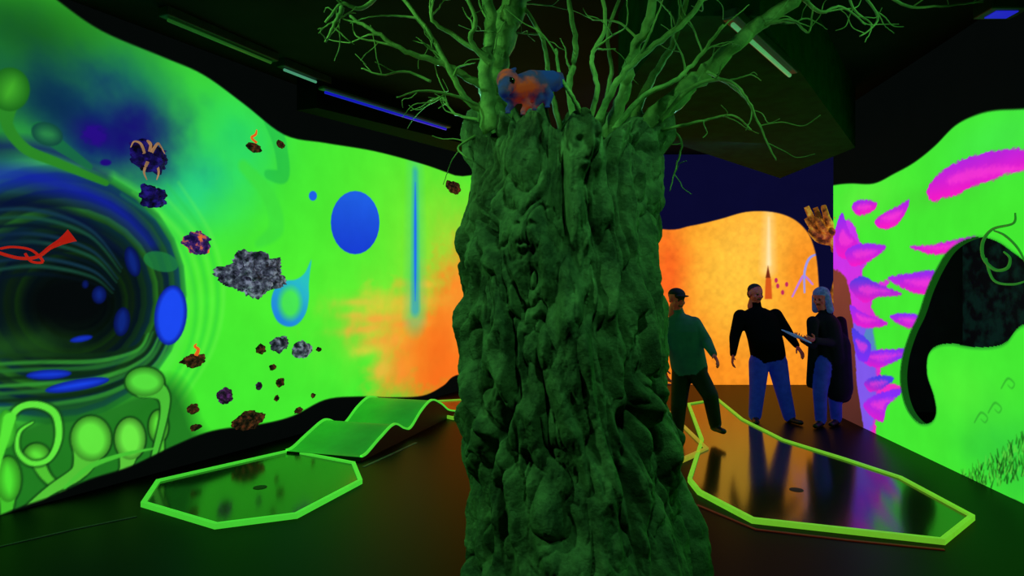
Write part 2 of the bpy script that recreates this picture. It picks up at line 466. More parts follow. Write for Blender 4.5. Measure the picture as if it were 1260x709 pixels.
plume([(1064,470),(1084,462),(1100,466),(1086,478),(1070,482)],c2=BL,seed=15)
plume([(1140,238),(1146,224),(1158,212),(1176,200),(1200,191),(1235,184),(1268,184),(1305,190),(1268,208),(1238,214),(1215,224),(1195,230),(1178,240),(1160,244),(1148,248)],rag=0.022,seed=7)
plume([(1048,254),(1058,246),(1078,249),(1074,260),(1056,265)],seed=8)
plume([(1076,272),(1088,262),(1104,254),(1119,246),(1112,266),(1098,280),(1082,281)],seed=9)
plume([(1120,303),(1145,302),(1170,296),(1200,291),(1182,306),(1158,313),(1135,311)],seed=10)
plume([(1092,342),(1115,337),(1150,333),(1202,340),(1190,352),(1162,361),(1130,362),(1108,353)],rag=0.018,seed=11)
plume([(1095,390),(1112,385),(1144,392),(1138,400),(1118,404)],seed=12)
hole = [(1140,358),(1152,332),(1166,310),(1184,297),(1204,292),(1226,297),(1248,312),(1270,328),(1300,348),(1302,380),(1275,393),(1252,405),(1238,422),(1220,428),(1195,428),(1170,424),(1152,427),(1142,438),(1141,462),(1149,487),(1152,508),(1145,521),(1130,521),(1115,502),(1108,472),(1110,442),(1119,412),(1130,388)]
R.poly(hole,(30,110,40),soft=0.05,alpha=0.9)
Rtop = [(960,240),(1020,229),(1045,226),(1075,226),(1100,214),(1125,200),(1150,180),(1175,155),(1200,142),(1225,136),(1262,134),(1320,128),(1400,90),(1500,60),(1750,-60),(1750,1100),(1400,720),(1262,622),(1215,612),(1150,578),(1110,556),(1080,545),(1040,560),(960,560)]
R.poly(Rtop, BLK, invert=True, soft=0.02)
wall_right = R.build('wall_right', hole)
hp_ = [R.map(p[0],p[1])[:2] for p in catmull(hole,6,True)]
vs=[];fs=[]
for u,z in hp_: vs += [R.world(u,z,0.004), R.world(u,z,-0.07)]
n_=len(hp_)
for i in range(n_):
    j=(i+1)%n_; fs.append((2*i,2*j,2*j+1,2*i+1))
obj_from('opening_reveal',vs,fs,mat('reveal_green',(36,120,36),0.8,emis=0.14,ec=(50,180,50)),smooth=True,parent=wall_right)

# ------------------------------------------------------------ room shell
floor = box('floor', (-6, -3.5, -0.1), (7, 12.5, 0), M_floor)
ceiling = box('ceiling', (-6, -3.5, H), (7, 12.5, H+0.1), M_ceil)
lend = W.world(-2.6, 0); rend = R.world(5.8, 0)
box('wall_side_left', (lend.x-0.1, -3.0, 0), (lend.x, lend.y, H), M_dark)
box('wall_rear', (-5.2, -3.1, 0), (4.2, -3.0, H), M_dark)
box('wall_side_right', (rend.x, -3.0, 0), (rend.x+0.1, rend.y, H), M_dark)
box('wall_far_side', (5.6, 8.9, 0), (5.7, YB, H), M_blueblack)
box('wall_niche', (4.5, 8.8, 0), (6.2, 8.9, H), mat('niche_wall',(14,26,30),0.9,scale=5,c2=(6,10,14)))
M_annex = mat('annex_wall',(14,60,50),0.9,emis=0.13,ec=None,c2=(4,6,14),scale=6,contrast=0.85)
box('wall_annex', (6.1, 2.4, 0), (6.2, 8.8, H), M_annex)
box('wall_annex_end', (4.1, 2.4, 0), (6.2, 2.5, H), M_dark)
prism('ceiling_soffit', [(1.0,3.87),(1.475,3.87),(3.96,7.5),(3.96,9.6),(1.58,7.02),(0.9,5.5)], 3.3, H, mat('soffit_paint',(18,66,30),0.9,spec=0.03))
prism('ceiling_beam', [(-2.35,7.1),(-2.1,7.0),(0.6,10.2),(0.3,10.8)], 3.62, H, M_dark)

# ------------------------------------------------------------ lane building
M_rim_g = mat('rim_green', (90, 225, 60), 0.5, emis=0.66, ec=(80,232,60))
M_rim_y = mat('rim_yellow_green', (140, 215, 60), 0.5, emis=0.55, ec=(130,220,50))
def turf(name, c, rough=0.12, spec=0.55):
    m, nt, b = new_mat(name)
    tc = nt.nodes.new('ShaderNodeTexCoord')
    n = nt.nodes.new('ShaderNodeTexNoise'); n.inputs['Scale'].default_value = 60; n.inputs['Detail'].default_value = 3
    nt.links.new(tc.outputs['Object'], n.inputs['Vector'])
    bp = nt.nodes.new('ShaderNodeBump'); bp.inputs['Strength'].default_value = 0.06; bp.inputs['Distance'].default_value = 0.004
    nt.links.new(n.outputs['Fac'], bp.inputs['Height']); nt.links.new(bp.outputs['Normal'], b.inputs['Normal'])
    b.inputs['Base Color'].default_value = s2l(c); b.inputs['Roughness'].default_value = rough
    b.inputs['Specular IOR Level'].default_value = spec
    return m
M_turf = turf('glossy_lane_surface', (34, 82, 36), 0.11, 0.8)
M_turf2 = turf('glossy_lane_surface_warm', (46, 38, 18), 0.13, 1.0)
def offset(poly, w):
    n = len(poly); out = []
    area = sum(poly[i][0]*poly[(i+1)%n][1]-poly[(i+1)%n][0]*poly[i][1] for i in range(n))
    sg = 1 if area > 0 else -1
    for i in range(n):
        p0 = Vector(poly[i-1][:2]); p = Vector(poly[i][:2]); p1 = Vector(poly[(i+1)%n][:2])
        d0 = (p-p0).normalized(); d1 = (p1-p).normalized()
        n0 = Vector((-d0.y, d0.x))*sg; n1 = Vector((-d1.y, d1.x))*sg
        m = (n0+n1); m = m/max(0.3, (1+n0.dot(n1)))
        out.append((p+m*w))
    return out
def lane(name, poly, m_rim, m_surf, w=0.05, h=0.038, hs=0.02):
    root = prism(name, offset(poly, w*0.5), 0.0, hs, m_surf)
    o = [Vector(p[:2]) for p in poly]; i_ = offset(poly, w); n = len(poly)
    v = [(p.x,p.y,0) for p in o]+[(p.x,p.y,h) for p in o]+[(p.x,p.y,h) for p in i_]+[(p.x,p.y,hs-0.01) for p in i_]
    f = []
    for k in range(n):
        j = (k+1)%n
        f += [(k,j,n+j,n+k),(n+k,n+j,2*n+j,2*n+k),(2*n+k,2*n+j,3*n+j,3*n+k)]
    r = obj_from('rim', v, f, m_rim, parent=root)
    bm = bmesh.new(); bm.from_mesh(r.data); bmesh.ops.recalc_face_normals(bm, faces=bm.faces); bm.to_mesh(r.data); bm.free()
    return root
M_cup = mat('cup_black', (4,5,4), 0.6)
def disc(name, c, r, h, m, parent=None, n=24):
    v = [(c[0]+r*math.cos(i/n*6.2832), c[1]+r*math.sin(i/n*6.2832), c[2]) for i in range(n)]
    v += [(p[0],p[1],c[2]+h) for p in v]
    return obj_from(name, v, [tuple(range(n))[::-1], tuple(range(n,2*n))]+[(i,(i+1)%n,n+(i+1)%n,n+i) for i in range(n)], m, parent=parent)
zt = 0.038
Lp = [flr(x,y,zt) for x,y in [(173,618),(192,590),(356,553),(437,568),(446,590),(366,632),(264,645)]]
laneL = lane('minigolf_lane', Lp, M_rim_g, M_turf, w=0.034)
c = flr(320,600,0.02); disc('cup', (c.x,c.y,0.02), 0.055, 0.003, M_cup, laneL)
Rp = [flr(x,y,zt) for x,y in [(1200,634),(1163,664),(925,638),(858,603),(846,588),(862,540),(846,496),(884,490),(915,515),(965,540),(1040,563),(1110,586)]]
laneR = lane('minigolf_lane', Rp, M_rim_y, M_turf2, w=0.034)
c = flr(980,603,0.02); disc('cup', (c.x,c.y,0.02), 0.055, 0.003, M_cup, laneR)
Np = [flr(x,y,zt) for x,y in [(812,494),(872,551),(838,566),(790,560),(700,520),(760,490)]]
lane('minigolf_lane', Np, mat('rim_orange', (220,140,60), 0.5, emis=0.5, ec=(180,180,50)), turf('lane_red',(60,20,12),0.2), w=0.04)
def edging(name, pts, m, w=0.04, h=0.03):
    q = [flr(*p) for p in pts]
    vs = []; fs = []
    for i in range(len(q)):
        d = (q[min(i+1,len(q)-1)]-q[max(i-1,0)]).normalized(); s = Vector((d.y,-d.x,0))*w/2
        vs += [q[i]-s, q[i]+s, q[i]+s+Vector((0,0,h)), q[i]-s+Vector((0,0,h))]
    for i in range(len(q)-1):
        a=4*i; b=a+4
        for k in range(4): fs.append((a+k, a+(k+1)%4, b+(k+1)%4, b+k))
    fs += [(0,1,2,3),(len(vs)-1,len(vs)-2,len(vs)-3,len(vs)-4)]
    o = obj_from(name, vs, fs, m)
    bm = bmesh.new(); bm.from_mesh(o.data); bmesh.ops.recalc_face_normals(bm, faces=bm.faces); bm.to_mesh(o.data); bm.free()
    return o
edging('trim_floor_line', [(-60,694),(0,673),(90,652),(168,636)], mat('dim_grey_edge',(90,95,104),0.6,emis=0.02), w=0.02, h=0.004)
edging('trim_floor_line', [(447,575),(480,560),(512,545)], mat('dim_grey_edge2',(110,120,110),0.6,emis=0.02), w=0.03, h=0.004)
edging('trim_floor_line', [(858,622),(930,652),(1050,666),(1162,677)], mat('red_lit_edge',(120,40,24),0.6,emis=0.09,ec=(170,40,20)), w=0.022, h=0.006)  # last strip: red light on the step edge as colour and faint glow

# wave ramp ----------------------------------------------------------
p_near = (flr(357,553,zt)+flr(437,568,zt))*0.5; p_near.z = 0
p_far = Vector((-1.16, 8.75, 0))
ax = (p_far-p_near).normalized(); p_near = p_near+ax*0.03; sd = Vector((ax.y,-ax.x,0)); Lr = (p_far-p_near).length; hw = 0.42
prof = [(0,0.04),(0.12,0.05),(0.40,0.14),(0.72,0.215),(0.98,0.12),(1.15,0.10),(1.45,0.24),(1.75,0.31),(2.05,0.22),(2.3,0.10),(2.55,0.04)]
px_ = [p[0]*Lr/2.55 for p in prof]; pz_ = [p[1] for p in prof]
q = catmull([(a,b) for a,b in zip(px_,pz_)], 8)
M_ramp = mat('green_ramp_felt', (60,205,70), 0.6, emis=0.24, ec=(60,210,60), c2=(45,170,50), scale=3)
vs=[];fs=[]
for s_, z_ in q:
    b_ = p_near+ax*s_
    vs += [b_-sd*hw+Vector((0,0,z_)), b_+sd*hw+Vector((0,0,z_)), b_-sd*hw, b_+sd*hw]
n_=len(q)
topf=[];sidef=[]
for i in range(n_-1):
    a=4*i;b=a+4
    topf.append((a,a+1,b+1,b)); sidef += [(a,b,b+2,a+2),(a+1,a+3,b+3,b+1)]
ramp = obj_from('wave_ramp', vs, topf+sidef+[(0,2,3,1),(4*n_-4,4*n_-3,4*n_-1,4*n_-2)], M_ramp)
ramp.data.materials.append(mat('ramp_side_black',(8,12,8),0.6))
for i,p in enumerate(ramp.data.polygons):
    if i >= len(topf): p.material_index=1
    else: p.use_smooth=True
for sgn in (-1,1):
    rv=[];rf=[]
    for s_,z_ in q:
        b_ = p_near+ax*s_+sd*sgn*hw
        rv += [b_-sd*0.012+Vector((0,0,z_)), b_+sd*0.012+Vector((0,0,z_)), b_+sd*0.012+Vector((0,0,z_+0.02)), b_-sd*0.012+Vector((0,0,z_+0.02))]
    for i in range(n_-1):
        a=4*i;b=a+4
        for k in range(4): rf.append((a+k,a+(k+1)%4,b+(k+1)%4,b+k))
    obj_from('rail', rv, rf, M_rim_g, parent=ramp)
Tp = [flr(x,y,0.038) for x,y in [(506,501),(530,493),(600,489),(640,502),(600,518),(556,513)]]
lane('minigolf_tee', Tp, M_rim_y, turf('lane_orange_reflection',(200,90,30),0.25), w=0.03)  # orange reflection is put into the tee's surface colour

# ------------------------------------------------------------ asteroid reliefs on the wall
def rockmat(name, c1, c2, c3, e, sc=14):
    m, nt, b = new_mat(name)
    tc = nt.nodes.new('ShaderNodeTexCoord')
    n = nt.nodes.new('ShaderNodeTexNoise'); n.inputs['Scale'].default_value = sc; n.inputs['Detail'].default_value = 6
    nt.links.new(tc.outputs['Object'], n.inputs['Vector'])
    r = nt.nodes.new('ShaderNodeValToRGB'); el = r.color_ramp.elements
    el[0].position=0.38; el[0].color=s2l(c1); el[1].position=0.66; el[1].color=s2l(c3)
    x = el.new(0.52); x.color=s2l(c2)
    nt.links.new(n.outputs['Fac'], r.inputs['Fac'])
    nt.links.new(r.outputs['Color'], b.inputs['Base Color']); nt.links.new(r.outputs['Color'], b.inputs['Emission Color'])
    b.inputs['Emission Strength'].default_value = e; b.inputs['Roughness'].default_value=0.8
    return m
K_grey = rockmat('rock_grey',(30,32,46),(88,92,116),(170,178,205),0.42,16)
K_purp = rockmat('rock_purple',(10,4,30),(26,14,95),(50,34,160),0.5)
K_brown = rockmat('rock_brown',(16,12,10),(70,44,28),(140,70,42),0.35,22)
K_mix = rockmat('rock_orange_violet',(20,8,60),(60,30,110),(245,120,40),0.8,14)
K_mag = rockmat('rock_magenta',(20,8,30),(60,25,70),(120,50,140),0.5,20)
nL = W.normal()
def rock(px, py, rx, ry, m, seed, holes=0, rough=0.35, sub=4):
    u, z, d = W.map(px, py)
    ru = abs(W.map(px+rx,py)[0]-W.map(px-rx,py)[0])/2; rz = ry*d/F; rn = min(ru, rz)*0.7
    bm = bmesh.new(); bmesh.ops.create_icosphere(bm, subdivisions=sub, radius=1)
    o = Vector((seed*3.1, seed*1.7, seed*0.9))
    MW = Matrix.Translation(W.world(u,z,0.003)) @ Matrix(((W.d[0],nL[0],0,0),(W.d[1],nL[1],0,0),(0,0,1,0),(0,0,0,1)))
    for v in bm.verts:
        p = v.co.copy()
        f = 1+rough*mnoise.fractal(p*1.5+o,1.0,2.0,4)+0.20*abs(mnoise.noise(p*5+o))+0.14*abs(mnoise.noise(p*11+o))-0.14
        if holes:
            for hx,hz,hr in holes:
                dd = math.hypot(p.x-hx, p.z-hz)
                if dd < hr and p.y > 0: f *= 0.35+0.65*(dd/hr)**2
        q = p*f
        v.co = MW @ Vector((q.x*ru, max(q.y*rn, 0.0), q.z*rz))
    bmesh.ops.recalc_face_normals(bm, faces=bm.faces)
    me = bpy.data.meshes.new('asteroid_relief'); bm.to_mesh(me); bm.free()
    me.polygons.foreach_set('use_smooth',[True]*len(me.polygons)); me.materials.append(m)
    return link(bpy.data.objects.new('asteroid_relief', me))
rock(311,337,36,26,K_grey,1,holes=[(-0.60,-0.35,0.28),(0.15,0.1,0.2),(0.5,-0.25,0.2),(-0.2,-0.5,0.15)],rough=0.42,sub=6)
rk_t = rock(183,193,22,18,K_purp,2,rough=0.4); rock(187,242,16,13,K_purp,3,rough=0.4)
rock(242,299,16,14,K_mix,4,rough=0.4)
rk_f = rock(237,444,15,8,K_brown,5); rock(343,423,11,10,K_grey,6,rough=0.4); rock(371,430,11,11,K_grey,7,rough=0.4)
rock(276,487,9,10,K_mag,8); rock(305,517,18,11,K_brown,9); rock(237,503,8,6,K_brown,10,sub=3)
rock(320,430,6,7,K_brown,11,sub=3); rock(344,471,5,6,K_brown,12,sub=3); rock(318,475,4,5,K_mag,13,sub=3)
rock(367,505,5,4,K_brown,14,sub=3); rk_g = rock(312,182,9,6,K_brown,15,sub=3); rock(345,178,5,5,K_brown,16,sub=3)
rock(340,490,3,4,K_brown,17,sub=3); rock(392,430,3,3,K_brown,18,sub=3); rock(385,487,3,3,K_brown,19,sub=3); rock(335,452,4,4,K_brown,20,sub=3)
rock(557,230,9,8,K_brown,21,sub=3); rock(240,526,7,4,K_brown,22,sub=3)

def tube(vs, fs, pts, radii, n=8, wob=0.0):
    base = len(vs); m = len(pts)
    up = Vector((0.13,0.21,1)).normalized()
    for i in range(m):
        d = (pts[min(i+1,m-1)]-pts[max(i-1,0)])
        d = d.normalized() if d.length>1e-9 else Vector((0,0,1))
        a = d.cross(up)
        if a.length < 0.1: a = d.cross(Vector((1,0,0)))
        a.normalize(); b = d.cross(a)
        for k in range(n):
            t = 2*math.pi*k/n
            r = radii[i]*(1+wob*(random.random()-0.5))
            vs.append(pts[i]+a*math.cos(t)*r+b*math.sin(t)*r)
    for i in range(m-1):
        for k in range(n):
            fs.append((base+i*n+k, base+i*n+(k+1)%n, base+(i+1)*n+(k+1)%n, base+(i+1)*n+k))
    fs.append(tuple(base+k for k in range(n))[::-1]); fs.append(tuple(base+(m-1)*n+k for k in range(n)))
def walltube(name, P, pts, w, m, off=0.03, n=10, parent=None):
    q = catmull(pts, 8); mm = len(q)
    ws = np.interp(np.linspace(0,1,mm), np.linspace(0,1,len(w)), w)
    vs=[];fs=[];pp=[];rr_=[]
    for i,p in enumerate(q):
        u,z,d = P.map(p[0],p[1]); r = ws[i]*d/F*0.5
        pp.append(P.world(u,z,off+r)); rr_.append(r)
    tube(vs,fs,pp,rr_,n)
    return obj_from(name, vs, fs, m, smooth=True, parent=parent)
M_red = mat('red_fluorescent',(215,40,25),0.4,emis=0.6,ec=(205,32,20))
tr = walltube('trumpet_relief', W, [(-30,300),(0,312),(25,318),(45,316),(60,305),(72,298),(84,290)], [3,4,4,4,5,8,17], M_red, off=0.0)
walltube('coil', W, [(0,306),(15,304),(38,308),(52,322),(38,322),(30,312)], [3,3,3,3,3,3], M_red, off=0.0, parent=tr)
M_flame = mat('orange_fluorescent',(250,110,40),0.4,emis=0.8,ec=(245,100,30))
walltube('flame', W, [(237,437),(240,430),(236,426),(239,423)],[5,4,3,1],M_flame,off=0.03,parent=rk_f)
walltube('flame', W, [(312,176),(306,170),(311,166),(313,160)],[3,3,3,1],M_flame,off=0.03,parent=rk_g)
M_tent = mat('pale_orange',(230,170,120),0.5,emis=0.5)
for pts in ([(172,190),(168,178),(160,175),(156,182)],[(178,190),(180,178),(176,174),(180,180)],[(180,190),(188,178),(192,180),(198,190)],[(176,200),(172,212),(176,222)],[(186,200),(190,212),(188,222)]):
    walltube('tentacle', W, pts, [4,3,2,1], M_tent, off=0.05, parent=rk_t)

M_curl = mat('green_curl',(60,170,60),0.5,emis=0.35,ec=(50,160,50))
cu = walltube('curl_ornament', R, [(1252,262),(1250,275),(1225,282),(1213,298),(1214,318),(1228,332),(1243,330),(1246,318),(1238,310)], [2,3,3.5,4,4,4,4,3,2], M_curl, off=0.01)
walltube('curl', R, [(1226,284),(1240,290),(1256,306),(1268,330)], [2,3,3,2], M_curl, off=0.01, parent=cu)
walltube('curl', R, [(1216,318),(1226,345),(1250,350),(1270,344)], [3,3,3,2], M_curl, off=0.01, parent=cu)

# ------------------------------------------------------------ coral column at wall end
M_coral = rockmat('coral_orange',(80,40,10),(190,105,30),(245,185,60),0.4,9)
vs=[];fs=[]
pp=[Vector((4.42+0.03*math.sin(i*0.9), 8.80, i*0.135)) for i in range(20)]
tube(vs,fs,pp,[0.06+0.02*math.sin(i*1.7) for i in range(20)],14,wob=0.3)
for k in range(14):
    a = k/14*2*math.pi
    b0 = Vector((4.36,8.76,2.15+0.03*k)); e = Vector((4.18+0.22*math.cos(a), 8.74+0.12*math.sin(a), 2.62+0.18*math.sin(k*2.1)))
    q=[Vector(x) for x in catmull([b0,(b0+e)/2+Vector((0.06*math.cos(a),0,-0.05)),e],5)]
    tube(vs,fs,q,list(np.linspace(0.06,0.034,len(q))),10,wob=0.1)
obj_from('coral_column', vs, fs, M_coral, smooth=True)

# ------------------------------------------------------------ TREE
D0 = 3.2
zs_tab = []
for y,l,r in [(90,588,806),(140,576,814),(250,572,812),(320,566,815),(400,560,820),(490,562,824),(600,562,843),(700,562,868),(776,558,888)]:
    zc = CZ-(y-354.5)/F*D0
    zs_tab.append((zc, ((l+r)/2-630)/F*D0, (r-l)/2/F*D0*0.955))
zs_tab.sort()
nz, nt_ = 620, 760
zz = np.linspace(0,1,nz)[:,None]*np.ones((1,nt_)); th = np.ones((nz,1))*np.linspace(0,2*np.pi,nt_,endpoint=False)[None,:]
topz = 2.38+0.26*(1+np.sin(th))/2+0.06*(np.sin(th*3+1)*0.5+np.sin(th*7)*0.3)+0.04*np.sin(th*13+2)
Zt = zz*topz
tz=[a[0] for a in zs_tab]
cx = np.interp(Zt,tz,[a[1] for a in zs_tab]); rad = np.interp(Zt,tz,[a[2] for a in zs_tab])
ct, st = np.cos(th), np.sin(th)
wx = fbm3(ct*1.3+5,st*1.3+5,Zt*1.4,3,1.0)-0.5; wy = fbm3(ct*1.3+9,st*1.3+2,Zt*1.4,3,7.0)-0.5
wz = fbm3(ct*2.0+19,st*2.0+12,Zt*1.8,3,3.0)-0.5
def billow(n, g=3.6, p=0.55): return np.clip(np.abs(n-0.5)*g,0,1)**p     # rounded lumps, sharp creases
b1 = billow(fbm3(ct*2.1+wx*3+11,st*2.1+wy*3+11,Zt*0.75+wz*1.1,2,2.0))
b2 = billow(fbm3(ct*4.2+wx*5+20,st*4.2+wy*5+20,Zt*1.5+wz*2.2,2,4.0))
b3 = billow(fbm3(ct*7.5+wx*6+33,st*7.5+wy*6+33,Zt*4.0+wz*4,2,6.5))
fine_ = fbm3(ct*15+30,st*15+30,Zt*15,4,6.0)-0.5
lump = fbm3(ct*2.6+40,st*2.6+40,Zt*3.6,3,9.0)-0.5
disp = 0.095*(b1-0.72)+0.066*(b2-0.72)+0.022*(b3-0.72)+0.032*fine_+0.09*lump
rv = random.Random(11)
for k in range(8):
    t0 = k/8*2*math.pi+rv.uniform(-0.2,0.2)
    path = t0+0.22*np.sin(Zt*rv.uniform(1.4,2.6)+rv.uniform(0,6))+0.06*np.sin(Zt*rv.uniform(4,6)+rv.uniform(0,6))+wx*0.8
    dd = (th-path+np.pi)%(2*np.pi)-np.pi
    w_ = rv.uniform(0.06,0.11)*(1+0.35*np.sin(Zt*rv.uniform(3,6)+k))
    am = (0.3+0.7*np.clip(fbm3(ct*1+70,st*1+70,Zt*1.5+k*3.3,2,2.0)*2.4-0.7,0,1))
    disp += rv.uniform(0.025,0.045)*np.exp(-(dd/w_)**2)*am
    disp -= 0.030*np.exp(-((np.abs(dd)-w_*1.9)/(w_*0.7))**2)*am
def trunk_feat(px,py,rx,ry,amp):
    s_ = (px-(630+0.24/D0*F))/(F*0.47/D0); s_ = max(-0.95,min(0.95,s_))
    t = -math.pi/2+math.asin(s_); dfront = D0-0.47*math.cos(math.asin(s_))
    z0 = CZ-(py-354.5)/F*dfront
    dth = ((th-t+np.pi)%(2*np.pi)-np.pi)*0.48
    return amp*np.exp(-((dth/(rx*dfront/F))**2+((Zt-z0)/(ry*dfront/F))**2)**1.3)
for fx,fy,s_ in [(707,178,1.0),(642,282,0.9)]:
    disp += trunk_feat(fx,fy,24*s_,34*s_,0.045)
    disp += trunk_feat(fx,fy+2*s_,4*s_,12*s_,0.022)
    disp -= trunk_feat(fx-9*s_,fy-7*s_,6*s_,4*s_,0.024); disp -= trunk_feat(fx+9*s_,fy-7*s_,6*s_,4*s_,0.024)
    disp -= trunk_feat(fx,fy+19*s_,7*s_,3*s_,0.014); disp += trunk_feat(fx,fy+25*s_,8*s_,4*s_,0.010)
Rr = rad+disp
V = np.stack([cx+ct*Rr, D0+st*Rr, Zt],-1)
caps=[]; Vlast = V[-1].copy(); cxy = np.array([cx[-1,0], D0])
for f_,dz in [(0.93,0.0),(0.8,-0.08),(0.5,-0.22),(0.02,-0.26)]:
    last = Vlast.copy()
    last[:,0]=cxy[0]+(last[:,0]-cxy[0])*f_; last[:,1]=cxy[1]+(last[:,1]-cxy[1])*f_; last[:,2]+=dz
    caps.append(last)
V = np.concatenate([V,np.array(caps)],0); rows=V.shape[0]
V=V.reshape(-1,3); idx=np.arange(rows*nt_).reshape(rows,nt_)
nx=np.roll(idx,-1,axis=1)
Fq=np.stack([idx[:-1],nx[:-1],nx[1:],idx[1:]],-1).reshape(-1,4)
def barkmat(name, a_, b_, bd=0.012):
    m, nt, b = new_mat(name)
    tc = nt.nodes.new('ShaderNodeTexCoord')
    n = nt.nodes.new('ShaderNodeTexNoise'); n.inputs['Scale'].default_value = 7; n.inputs['Detail'].default_value = 10; n.inputs['Roughness'].default_value=0.65
    n2 = nt.nodes.new('ShaderNodeTexNoise'); n2.inputs['Scale'].default_value = 34; n2.inputs['Detail'].default_value = 10; n2.inputs['Roughness'].default_value=0.72
    for q_ in (n,n2): nt.links.new(tc.outputs['Object'], q_.inputs['Vector'])
    r = nt.nodes.new('ShaderNodeValToRGB'); r.color_ramp.elements[0].position=0.38; r.color_ramp.elements[1].position=0.64
    r.color_ramp.elements[0].color=s2l(a_); r.color_ramp.elements[1].color=s2l(b_)
    nt.links.new(n.outputs['Fac'], r.inputs['Fac']); nt.links.new(r.outputs['Color'], b.inputs['Base Color'])
    bp = nt.nodes.new('ShaderNodeBump'); bp.inputs['Strength'].default_value=1.0; bp.inputs['Distance'].default_value=bd
    nt.links.new(n2.outputs['Fac'], bp.inputs['Height']); nt.links.new(bp.outputs['Normal'], b.inputs['Normal'])
    b.inputs['Roughness'].default_value=0.6; b.inputs['Specular IOR Level'].default_value=0.35
    return m
M_bark = barkmat('sculpted_bark',(58,80,62),(120,150,112),0.014)
M_branch = barkmat('branch_bark',(94,130,80),(160,190,125),0.008)
tree = np_mesh('artificial_tree', V, Fq, M_bark)

rb = random.Random(21)
bv=[];bf=[]
def jitter(p, s): return p+Vector((rb.uniform(-s,s),rb.uniform(-s,s),rb.uniform(-s,s)))
def branch(pts, r0, r1, twigs=0, level=0, tl=0.3):
    P = [Vector(x) for x in catmull(pts, 7)]
    P = [P[0]]+[jitter(p, min(r0*0.22,0.012)) for p in P[1:]]
    m=len(P); rad_=[r0+(r1-r0)*(i/(m-1))**0.8 for i in range(m)]
    tube(bv,bf,P,rad_,12 if r0>0.02 else 6,wob=0.10)
    for k in range(twigs):
        i = int(m*rb.uniform(0.3,0.97)); i=min(max(i,1),m-1)
        d = (P[i]-P[i-1]).normalized()
        side = Vector((rb.uniform(-1,1),rb.uniform(-0.6,0.6),rb.uniform(-0.7,1))).normalized()
        dirn = (d*0.8+side).normalized(); L=tl*rb.uniform(0.5,1.3)
        p0=P[i]; p1=p0+dirn*L*0.35; p2=p1+(dirn+jitter(Vector((0,0,0)),0.5)).normalized()*L*0.35; p3=p2+(dirn+jitter(Vector((0,0,0.1)),0.8)).normalized()*L*0.35
        if p3.z > 3.92: continue
        rr0=min(rad_[i]*0.6,0.007)
        if rr0>0.0018: branch([p0,p1,p2,p3],rr0,0.0018,twigs=(2 if level<1 else 0),level=level+1,tl=tl*0.55)
def B_(lst, r0, r1, tw=0, tl=0.3): branch([at(*p) for p in lst], r0, r1, tw, 0, tl)
# thick limbs
B_([(614,190,3.15),(608,120,3.15),(612,60,3.1),(636,0,3.1),(650,-70,3.1)],0.092,0.055,1)
B_([(604,160,3.0),(598,90,2.95),(605,30,2.95),(592,-50,2.9)],0.042,0.022,2)
B_([(775,175,3.2),(820,132,3.15),(862,94,3.1),(915,45,3.0),(985,-5,2.9),(1040,-50,2.85)],0.062,0.020,4,0.35)
B_([(745,170,3.1),(765,120,3.0),(778,70,2.95),(800,20,2.9),(812,-50,2.9)],0.034,0.018,2)
B_([(715,170,3.0),(700,110,2.95),(708,60,2.95),(700,0,2.9),(690,-60,2.9)],0.019,0.009,2)
B_([(690,160,3.1),(676,100,3.1),(668,50,3.1),(640,0,3.1)],0.015,0.008,2)
B_([(725,150,2.85),(735,110,2.8),(728,70,2.8),(745,30,2.8),(735,-40,2.8)],0.013,0.008,2)
B_([(735,150,2.95),(760,100,2.9),(800,60,2.85),(850,20,2.8),(880,-40,2.8)],0.019,0.010,3)
B_([(720,150,2.8),(705,120,2.75),(690,95,2.75),(684,60,2.75)],0.012,0.006,1)
B_([(770,170,3.3),(800,100,3.4),(830,50,3.4),(850,-20,3.5)],0.026,0.013,2)
B_([(755,160,2.9),(790,120,2.85),(830,100,2.8),(860,70,2.8),(890,30,2.7)],0.015,0.007,3)
B_([(740,150,3.0),(752,90,3.0),(748,40,3.0),(770,-20,3.0)],0.012,0.007,2)
# right side reaching twigs
B_([(812,150,3.1),(850,108,3.0),(890,98,2.95),(915,115,2.9),(935,155,2.9),(955,198,2.9)],0.013,0.003,4,0.2)
B_([(815,160,3.1),(860,150,3.0),(900,142,2.95),(925,160,2.9)],0.009,0.003,3,0.16)
B_([(812,152,3.2),(838,172,3.2),(832,205,3.2),(824,235,3.2)],0.009,0.0025,3,0.13)
B_([(940,30,2.95),(975,25,2.9),(995,40,2.9),(1000,8,2.85)],0.010,0.003,2,0.2)
B_([(1040,-30,2.85),(1080,20,2.9),(1058,45,2.9)],0.009,0.003,3,0.18)
B_([(1040,-40,2.85),(1110,5,2.9),(1150,8,2.9),(1210,2,2.9)],0.009,0.003,4,0.16)
B_([(985,-5,2.9),(1010,15,2.85),(1035,8,2.85),(1065,30,2.85)],0.011,0.003,3,0.18)
B_([(1035,-40,2.85),(1050,10,2.85),(1072,30,2.9),(1064,52,2.9)],0.008,0.002,2,0.12)
B_([(870,88,3.0),(905,110,2.95),(925,135,2.95),(918,160,2.95)],0.008,0.002,2,0.14)
